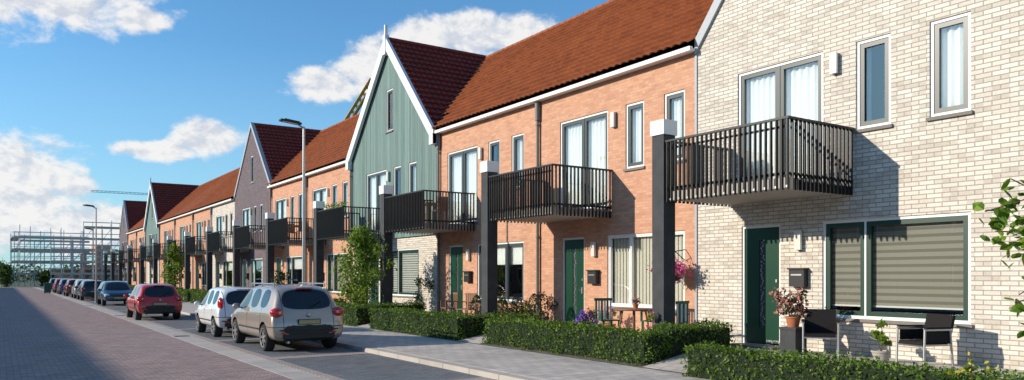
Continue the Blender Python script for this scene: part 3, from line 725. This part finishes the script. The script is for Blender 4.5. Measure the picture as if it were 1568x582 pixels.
# ---------------------------------------------------------------- cars
ST=[(0.00,.40,.60,.64,.78,.64,''),(0.03,.31,.70,.75,.85,.70,''),(0.08,.27,.84,.89,.875,.75,''),(0.12,.26,.94,1.00,.88,.76,'w'),
(0.40,.26,1.01,1.50,.885,.65,''),(0.62,.26,1.01,1.575,.885,.655,'s'),(1.32,.25,.99,1.60,.885,.66,''),(1.38,.25,.99,1.605,.885,.66,'s'),
(2.15,.25,.97,1.60,.885,.66,''),(2.22,.25,.97,1.60,.885,.66,'s'),(2.75,.25,.96,1.54,.885,.64,'sw'),(3.28,.25,.94,1.13,.885,.71,'w'),
(3.42,.25,.92,.98,.88,.76,''),(3.85,.26,.83,.89,.86,.72,''),(4.08,.28,.70,.76,.80,.64,''),(4.20,.36,.55,.60,.70,.5,'')]
def car(loc,rz,col,metal,L=4.2,Hh=1.58,wd=.88,rails=False,lens='tall'):
    e=group('parked_car',loc,rz)
    sy=L/4.2; sz=Hh/1.59; sw=wd/.885
    zz=lambda z: z*sz if z>.45 else z
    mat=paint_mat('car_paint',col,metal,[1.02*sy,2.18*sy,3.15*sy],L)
    me=bpy.data.meshes.new('body')
    V=[];F=[];Mi=[]
    for (y,zb,zl,zt,w,wr,fl) in ST:
        zl=zz(zl);zt=zz(zt);w*=sw;wr*=sw
        h=[(0,zb),(w*.80,zb),(w*.965,zb+.07),(w*1.0,zb+(zl-zb)*.5),(w*.985,zb+(zl-zb)*.84),(w*.935,zl),(wr,zl+(zt-zl)*.86),(wr*.88,zl+(zt-zl)*.965),(0,zt)]
        ring=h+[(-a,b) for a,b in reversed(h[1:-1])]
        V+=[(a,y*sy,b) for a,b in ring]
    n=16
    for i in range(len(ST)-1):
        fl=ST[i][6]
        for k in range(n):
            k2=(k+1)%n; F.append((i*n+k,(i+1)*n+k,(i+1)*n+k2,i*n+k2)); kk=k if k<8 else 15-k
            mi=0
            if kk==5 and 's' in fl: mi=1
            if kk==7 and 'w' in fl: mi=1
            if kk==0: mi=2
            Mi.append(mi)
    F.append(tuple(range(n))); Mi.append(2); F.append(tuple(reversed(range((len(ST)-1)*n,len(ST)*n)))); Mi.append(0)
    me.from_pydata(V,[],F)
    for m_ in (mat,MAT['carglass'],MAT['plastic']): me.materials.append(m_)
    me.polygons.foreach_set('material_index',Mi); me.polygons.foreach_set('use_smooth',[True]*len(F)); me.update()
    bm=bmesh.new(); bm.from_mesh(me); bmesh.ops.recalc_face_normals(bm,faces=bm.faces)
    cl=bm.edges.layers.float.get('crease_edge') or bm.edges.layers.float.new('crease_edge')
    for ed in bm.edges:
        ms={f.material_index for f in ed.link_faces}
        if len(ms)>1 and 1 in ms: ed[cl]=.6
    bm.to_mesh(me); bm.free()
    o=bpy.data.objects.new('tmp',me); scene.collection.objects.link(o)
    ss=o.modifiers.new('s','SUBSURF'); ss.levels=2; ss.render_levels=2
    yr,yf=.76*sy,3.36*sy; R=.325 if L>3.6 else .29
    cb=MB()
    for s in(-1,1):
        for yy in(yr,yf): cb.cyl((s*(wd-.26),yy,R+.01),(s*(wd+.15),yy,R+.01),R+.05,n=28,m=2)
    co=cb.obj('cut',[mat,'carglass','plastic'])
    bo=o.modifiers.new('b','BOOLEAN'); bo.operation='DIFFERENCE'; bo.object=co; bo.solver='EXACT'
    dg=bpy.context.evaluated_depsgraph_get(); nm=bpy.data.meshes.new_from_object(o.evaluated_get(dg))
    bpy.data.objects.remove(o); bpy.data.objects.remove(co)
    nm.set_sharp_from_angle(angle=math.radians(38))
    body=bpy.data.objects.new('body',nm); scene.collection.objects.link(body); attach(body,e,True)
    wh=MB()
    for s in(-1,1):
        for yy in(yr,yf):
            c=(s*(wd-.115),yy,R); a=s*.11
            wh.lathe(c,[(R*.68,a*.9),(R*.90,a*.95),(R*.98,a*.7),(R,a*.3),(R,-a*.5),(R*.95,-a),(.02,-a)],28,0,'x')
            wh.lathe(c,[(R*.70,a*.93),(R*.66,a*.80),(R*.64,a*.35),(.01,a*.30)],28,2,'x')
            wh.lathe(c,[(R*.17,a*.80),(R*.13,a*.88),(.002,a*.88)],16,1,'x')
            wh.lathe(c,[(R*.715,a*.90),(R*.715,a*.99),(R*.65,a*.93),(R*.65,a*.85)],28,1,'x')
            for k in range(7):
                T=Matrix.Translation(c)@Matrix.Rotation(k*2*math.pi/7+.3,4,'X')
                x0,x1=sorted((a*.55,a*.86)); wh.box(x0,x1,-.028,.028,R*.12,R*.67,1,T)
    wh.obj('wheels',['tyre','rim','plastic'],e,local=True,smooth=True)
    d=MB(); k=sw
    for s in(-1,1):
        if lens=='tall': d.ell((s*.745*k,.12,.94*sz),(.155,.135,.12),0); d.ell((s*.71*k,.045,.94*sz),(.065,.06,.05),1)
        elif lens=='high': d.ell((s*.755*k,.20,1.06*sz),(.08,.16,.20),0)
        else: d.ell((s*.75*k,.11,.90*sz),(.15,.11,.13),0); d.ell((s*.74*k,.065,.86*sz),(.07,.07,.05),1)
        d.ell((s*.66*k,L-.20*sy,.70*sz),(.16,.20,.085),2)
        d.ell((s*.97*wd+s*.10,2.86*sy,1.02*sz),(.10,.06,.075),3); d.box(min(s*.90*wd,s*(.97*wd+.06)),max(s*.90*wd,s*(.97*wd+.06)),2.84*sy,2.90*sy,.965*sz,.99*sz,4)
        for yy in (1.12*sy,2.28*sy): d.ell((s*wd*.992,yy,.86*sz),(.018,.085,.016),3)
        yy0,yy1=.9*sy,3.0*sy; d.box(min(s*wd*.985,s*(wd+.008)),max(s*wd*.985,s*(wd+.008)),yy0+.25,yy1-.1,.50*sz,.535*sz,4)
    d.box(-.25,.25,-.020,.05,.67*sz,.765*sz,5); d.box(-.27,.27,-.010,.05,.655*sz,.78*sz,4)
    d.box(-.26,.26,L-.06,L+.022,.42,.53,5)
    d.box(-.62,.62,-.010,.05,.33,.43,4); d.box(-.4,.4,L-.08,L+.008,.56,.63,4)
    d.box(-.70,.70,-.016,.04,.52*sz,.545*sz,4)
    d.ell((0,.045,.88*sz),(.05,.03,.05),6)
    d.box(-.20,.20,.34,.42,1.50*sz,1.52*sz,0)
    T=Matrix.Translation((.0,.12,1.03*sz))@Matrix.Rotation(math.radians(-28),4,'X')@Matrix.Rotation(math.radians(60),4,'Y')
    d.box(-.01,.01,-.035,-.02,0,.42,4,T)
    for s in(-1,1): d.ell((s*.60*k,.0,.46),(.07,.03,.03),0)
    d.cyl((-.5,-.02,.25),(-.5,.15,.25),.03,n=10,m=6)
    if rails:
        for s in(-1,1):
            d.cyl((s*.62*k,.7,1.61*sz),(s*.62*k,2.6,1.61*sz),.018,n=8,m=6)
            for yy in(.7,1.7,2.6): d.cyl((s*.62*k,yy,1.53*sz),(s*.62*k,yy,1.61*sz),.02,n=6,m=6)
    d.cyl((0,.75,1.56*sz),(0,.55,1.56*sz+.18),.006,.003,n=5,m=4)
    d.obj('lights_and_trim',['taillight','taillight2','headlight',mat,'plastic','plate','metal'],e,local=True,smooth=True)
car((6.05,17.55,0),0,(.46,.38,.31),.5,rails=True)
car((5.98,22.75,0),0,(.80,.80,.80),0.0,L=3.43,Hh=1.46,wd=.815,lens='high')
car((5.35,33.2,0),0,(.55,.022,.015),.1,L=3.95,Hh=1.47,wd=.84)
car((5.9,54.6,0),math.pi,(.03,.07,.12),.4,L=4.0,Hh=1.47,wd=.86)
car((5.65,62.0,0),0,(.02,.03,.04),.3,L=4.3,Hh=1.47,wd=.86)
car((5.65,67.8,0),0,(.5,.48,.45),.3,L=4.1,Hh=1.5,wd=.86)
car((5.55,75.0,0),0,(.25,.02,.02),.3,L=4.2,Hh=1.5,wd=.86)
car((5.5,83.0,0),0,(.05,.10,.22),.3,L=4.2,Hh=1.5,wd=.86)
car((5.5,91.0,0),0,(.35,.03,.03),.3,L=4.2,Hh=1.5,wd=.86)
car((5.4,99.0,0),0,(.03,.06,.08),.3,L=4.2,Hh=1.5,wd=.86)
# ---------------------------------------------------------------- street furniture
def lamp(x,y,h=6.3):
    e=group('street_lamp',(x,y,.1)); mb=MB()
    mb.cyl((0,0,0),(0,0,1.2),.075,n=12); mb.cyl((0,0,1.2),(0,0,h-.1),.055,.035,n=12); mb.cyl((0,0,1.17),(0,0,1.22),.082,n=12)
    mb.cyl((0,0,h-.15),(-.18,0,h-.05),.03,n=8)
    T=Matrix.Translation((-.10,0,h-.06))@Matrix.Rotation(math.radians(6),4,'Y')
    mb.box(-.62,0,-.12,.12,0,.05,1,T); mb.box(-.50,-.05,-.09,.09,.05,.085,1,T); mb.box(-.55,-.1,-.09,.09,-.012,0,2,T)
    mb.obj('pole_and_head',['metal','black','lampglass'],e,local=True,smooth=True)
lamp(7.55,22.4,6.25); lamp(4.95,53.5,6.0); lamp(7.55,84,6.2)
e=group('wheelie_bin',(3.9,88,0)); mb=MB(); mb.prism([(-.28,.1),(.28,.1),(.34,1.0),(-.34,1.0)],-.28,.28,0); mb.box(-.31,.31,-.37,.37,1.0,1.07,0)
for s in(-.22,.22): mb.cyl((s-.03,.28,.1),(s+.03,.28,.1),.1,n=12,m=1)
mb.obj('bin_body',['bin','plastic'],e,local=True)
# ---------------------------------------------------------------- scaffolding + new building
e=group('building_under_construction',(10,156,0)); mb=MB()
for (x0,x1,ya,yb,nst,m_) in ((7.5,12,154,160,1,0),(12.2,22,153,160,2,3),(22.2,36,156,166,2,0)):
    nn=int((x1-x0)/2.4)
    for lv_ in range(nst):
        z0=lv_*2.9; mb.box(x0-.1,x1+.1,ya-.1,yb,z0+2.72,z0+2.9,1)
        for k in range(nn+1):
            xx=x0+(x1-x0)*k/nn; ww=.35+.3*((k*7+lv_)%3)/2; mb.box(xx-ww,xx+ww,ya,ya+.25,z0,z0+2.72,m_)
        mb.box(x0,x1,ya+.03,ya+.22,z0,z0+.8,m_)
        if lv_==0: mb.box(x0,x1,ya+2,ya+2.2,z0,z0+2.72,0)
mb.box(14,16.5,153,160,5.81,7.2,3)
mb.obj('structure',['render','slab','room','peach_brick'],e)
e=group('scaffolding',(10,150,0)); mb=MB(); r=.065
def scaf(x0,x1,ya,yb,top,step=2.0):
    xs=np.arange(x0,x1+.01,step)
    for i,x in enumerate(xs):
        for y in(ya,yb): mb.cyl((x,y,0),(x,y,top+random.uniform(-.6,1.6)),r,n=4)
        for z in np.arange(2,top+.1,2): mb.cyl((x,ya,z),(x,yb,z),r,n=4)
    z=2.0
    while z<=top+.1:
        for y in(ya,yb): mb.cyl((x0,y,z),(x1,y,z),r,n=4); mb.cyl((x0,y,z+1),(x1,y,z+1),r*.8,n=4)
        mb.box(x0,x1,ya+.1,yb-.1,z+.02,z+.1,1); mb.box(x0,x1,ya-.08,ya-.04,z+.06,z+.30,1)
        for i in range(0,len(xs)-1):
            if random.random()<.7: mb.cyl((xs[i],ya,z-2),(xs[i+1],ya,z),r*.8,n=4)
        z+=2
scaf(2.0,12,149.3,150.5,8,1.4); scaf(12,22,149.3,150.5,10,1.4); scaf(1.6,2.6,151,163,8,1.0); scaf(22,36,153.6,154.8,8); scaf(3,14,163,164.2,9.5,1.6); scaf(7,19,146.0,147.0,6,1.5)
for y in np.arange(152,163,2.0):
    for z in (2,4,6,8): mb.cyl((1.6,y-2,z),(1.6,y,z),r,n=4)
mb.obj('tubes',['scaf','plank'],e)
def lattice(mb,a,b,w,n,m=0,r=.08):
    a=Vector(a);b=Vector(b);d=(b-a).normalized(); s=d.cross(Vector((0,0,1))).normalized()*w; u=s.cross(d).normalized()*w
    cs=[s+u,s-u,-s-u,-s+u]
    for c in cs: mb.cyl(a+c,b+c,r,n=4,m=m)
    for i in range(n):
        p=a+(b-a)*i/n;q=a+(b-a)*(i+1)/n
        for j in range(4): mb.cyl(p+cs[j],q+cs[(j+1)%4],r*.6,n=4,m=m)
R=Vector((.83,-.558,0))
e=group('mobile_crane',(30,71,0)); mb=MB(); top=Vector((30,71,21.2))+R*.9; bot=top-R*11.0-Vector((0,0,18))
lattice(mb,bot,top,.24,30,0,.10); mb.cyl(bot+R*.6,top+R*.6-Vector((0,0,.6)),.12,n=4,m=1)
mb.box(bot.x-2.5,bot.x+2.5,bot.y-1.3,bot.y+1.3,1.2,3.2,0)
for s in(-1.6,1.6):
    for t in(-1.3,1.3): mb.cyl((bot.x+s,bot.y+t-.25,.6),(bot.x+s,bot.y+t+.25,.6),.6,n=14,m=1)
mb.obj('boom_and_carrier',['yellowsteel','black'],e)
e=group('tower_crane',(26,230,0)); mb=MB(); lattice(mb,(36,230,0),(36,230,24.6),.4,18,0,.05); lattice(mb,(20,230,24.2),(38,230,24.2),.22,18,0,.05)
mb.obj('mast_and_jib',['grey_trim'],e)
# ---------------------------------------------------------------- world
w=bpy.data.worlds.new('World'); scene.world=w; w.use_nodes=True; nt=w.node_tree; nt.nodes.clear()
LD=Vector((1.93,-.85,-.80)); S=-LD.normalized(); elev=math.asin(S.z); azs=math.atan2(S.x,S.y)
sky=N(nt,'ShaderNodeTexSky',sky_type='NISHITA'); sky.sun_disc=False; sky.sun_elevation=elev; sky.sun_rotation=azs; sky.air_density=1.0; sky.dust_density=.3; sky.ozone_density=2.0
tc=N(nt,'ShaderNodeTexCoord'); D=tc.outputs['Generated']
sp=N(nt,'ShaderNodeSeparateXYZ',{0:D})
az=M(nt,'MULTIPLY',M(nt,'ARCTAN2',sp.outputs[0],sp.outputs[1]),57.2958); el=M(nt,'MULTIPLY',M(nt,'ARCSINE',sp.outputs[2]),57.2958)
skyc=mixc(nt,1.0,sky.outputs[0],(.72,1.20,1.46),'MULTIPLY')
hz=N(nt,'ShaderNodeMapRange',{0:el,1:16.0,2:0.0,3:0.0,4:.55}).outputs[0]
skyc=mixc(nt,hz,skyc,(3.2,4.9,6.2))
blobs=[(1.8,17.9,7.5,2.9),(7.8,16.8,2.0,1.1),(8.8,8.5,2.8,.8),(12.3,9.5,2.8,1.4),
(-.5,4.9,6.2,4.3),(5.0,3.2,3.4,2.1),(20.0,13.7,3.2,1.3),(23.6,15.0,3.4,2.2),(27.0,17.0,3.2,2.0),(31,17.5,3.2,1.9),(34.6,17.8,3.0,1.5),(29,15,4.5,2.4),
(-25,12,9,3),(-80,9,14,4),(-110,18,14,4),(60,12,8,3),(120,20,12,4)]
acc=None
for a,e_,ra,re in blobs:
    dx=M(nt,'MULTIPLY_ADD',az,1/ra,-a/ra); dy=M(nt,'MULTIPLY_ADD',el,1/re,-e_/re)
    q=M(nt,'MULTIPLY_ADD',dx,dx,M(nt,'MULTIPLY',dy,dy))
    acc=q if acc is None else M(nt,'MINIMUM',acc,q)
acc=M(nt,'SUBTRACT',1.0,M(nt,'SQRT',acc)); acc=M(nt,'MAXIMUM',acc,-2.0)
mp=N(nt,'ShaderNodeMapping',{0:D,3:(1,1,1.5)})
n1=N(nt,'ShaderNodeTexNoise',{'Vector':mp.outputs[0],'Scale':19.0,'Detail':8.0,'Roughness':.60,'Distortion':.2})
mp2=N(nt,'ShaderNodeMapping',{0:D,1:(-.008,.0,.012),3:(1,1,1.5)})
n2=N(nt,'ShaderNodeTexNoise',{'Vector':mp2.outputs[0],'Scale':19.0,'Detail':4.0,'Roughness':.60,'Distortion':.2})
dens=M(nt,'MULTIPLY_ADD',acc,1.5,M(nt,'MULTIPLY_ADD',n1.outputs[0],2.6,-1.28))
mask=N(nt,'ShaderNodeMapRange',{0:dens,1:-.08,2:.60},interpolation_type='SMOOTHSTEP').outputs[0]
mask=M(nt,'MULTIPLY',mask,.96)
sh=N(nt,'ShaderNodeMapRange',{0:M(nt,'SUBTRACT',n1.outputs[0],n2.outputs[0]),1:-.10,2:.05}).outputs[0]
cc=mixc(nt,sh,(5.0,5.3,5.9),(7.1,7.0,6.9))
col=mixc(nt,mask,skyc,cc)
bg=N(nt,'ShaderNodeBackground',{'Color':col,'Strength':.13}); ow=N(nt,'ShaderNodeOutputWorld',{0:bg.outputs[0]})
sun=bpy.data.lights.new('sun','SUN'); sun.energy=5.0; sun.angle=math.radians(.5); sun.color=(1,.90,.75)
so=bpy.data.objects.new('sun',sun); so.rotation_euler=LD.to_track_quat('-Z','Y').to_euler(); so.location=(-30,10,30); scene.collection.objects.link(so)
cam=bpy.data.cameras.new('camera'); cam.lens=26.8; cam.sensor_width=36; cam.shift_y=131/1568; cam.clip_start=.1; cam.clip_end=5000
co=bpy.data.objects.new('camera',cam); co.location=(0,0,1.8); co.rotation_euler=(math.radians(90),0,-math.radians(33.9)); scene.collection.objects.link(co); scene.camera=co
scene.view_settings.view_transform='Standard'; scene.view_settings.look='None'; scene.view_settings.exposure=0
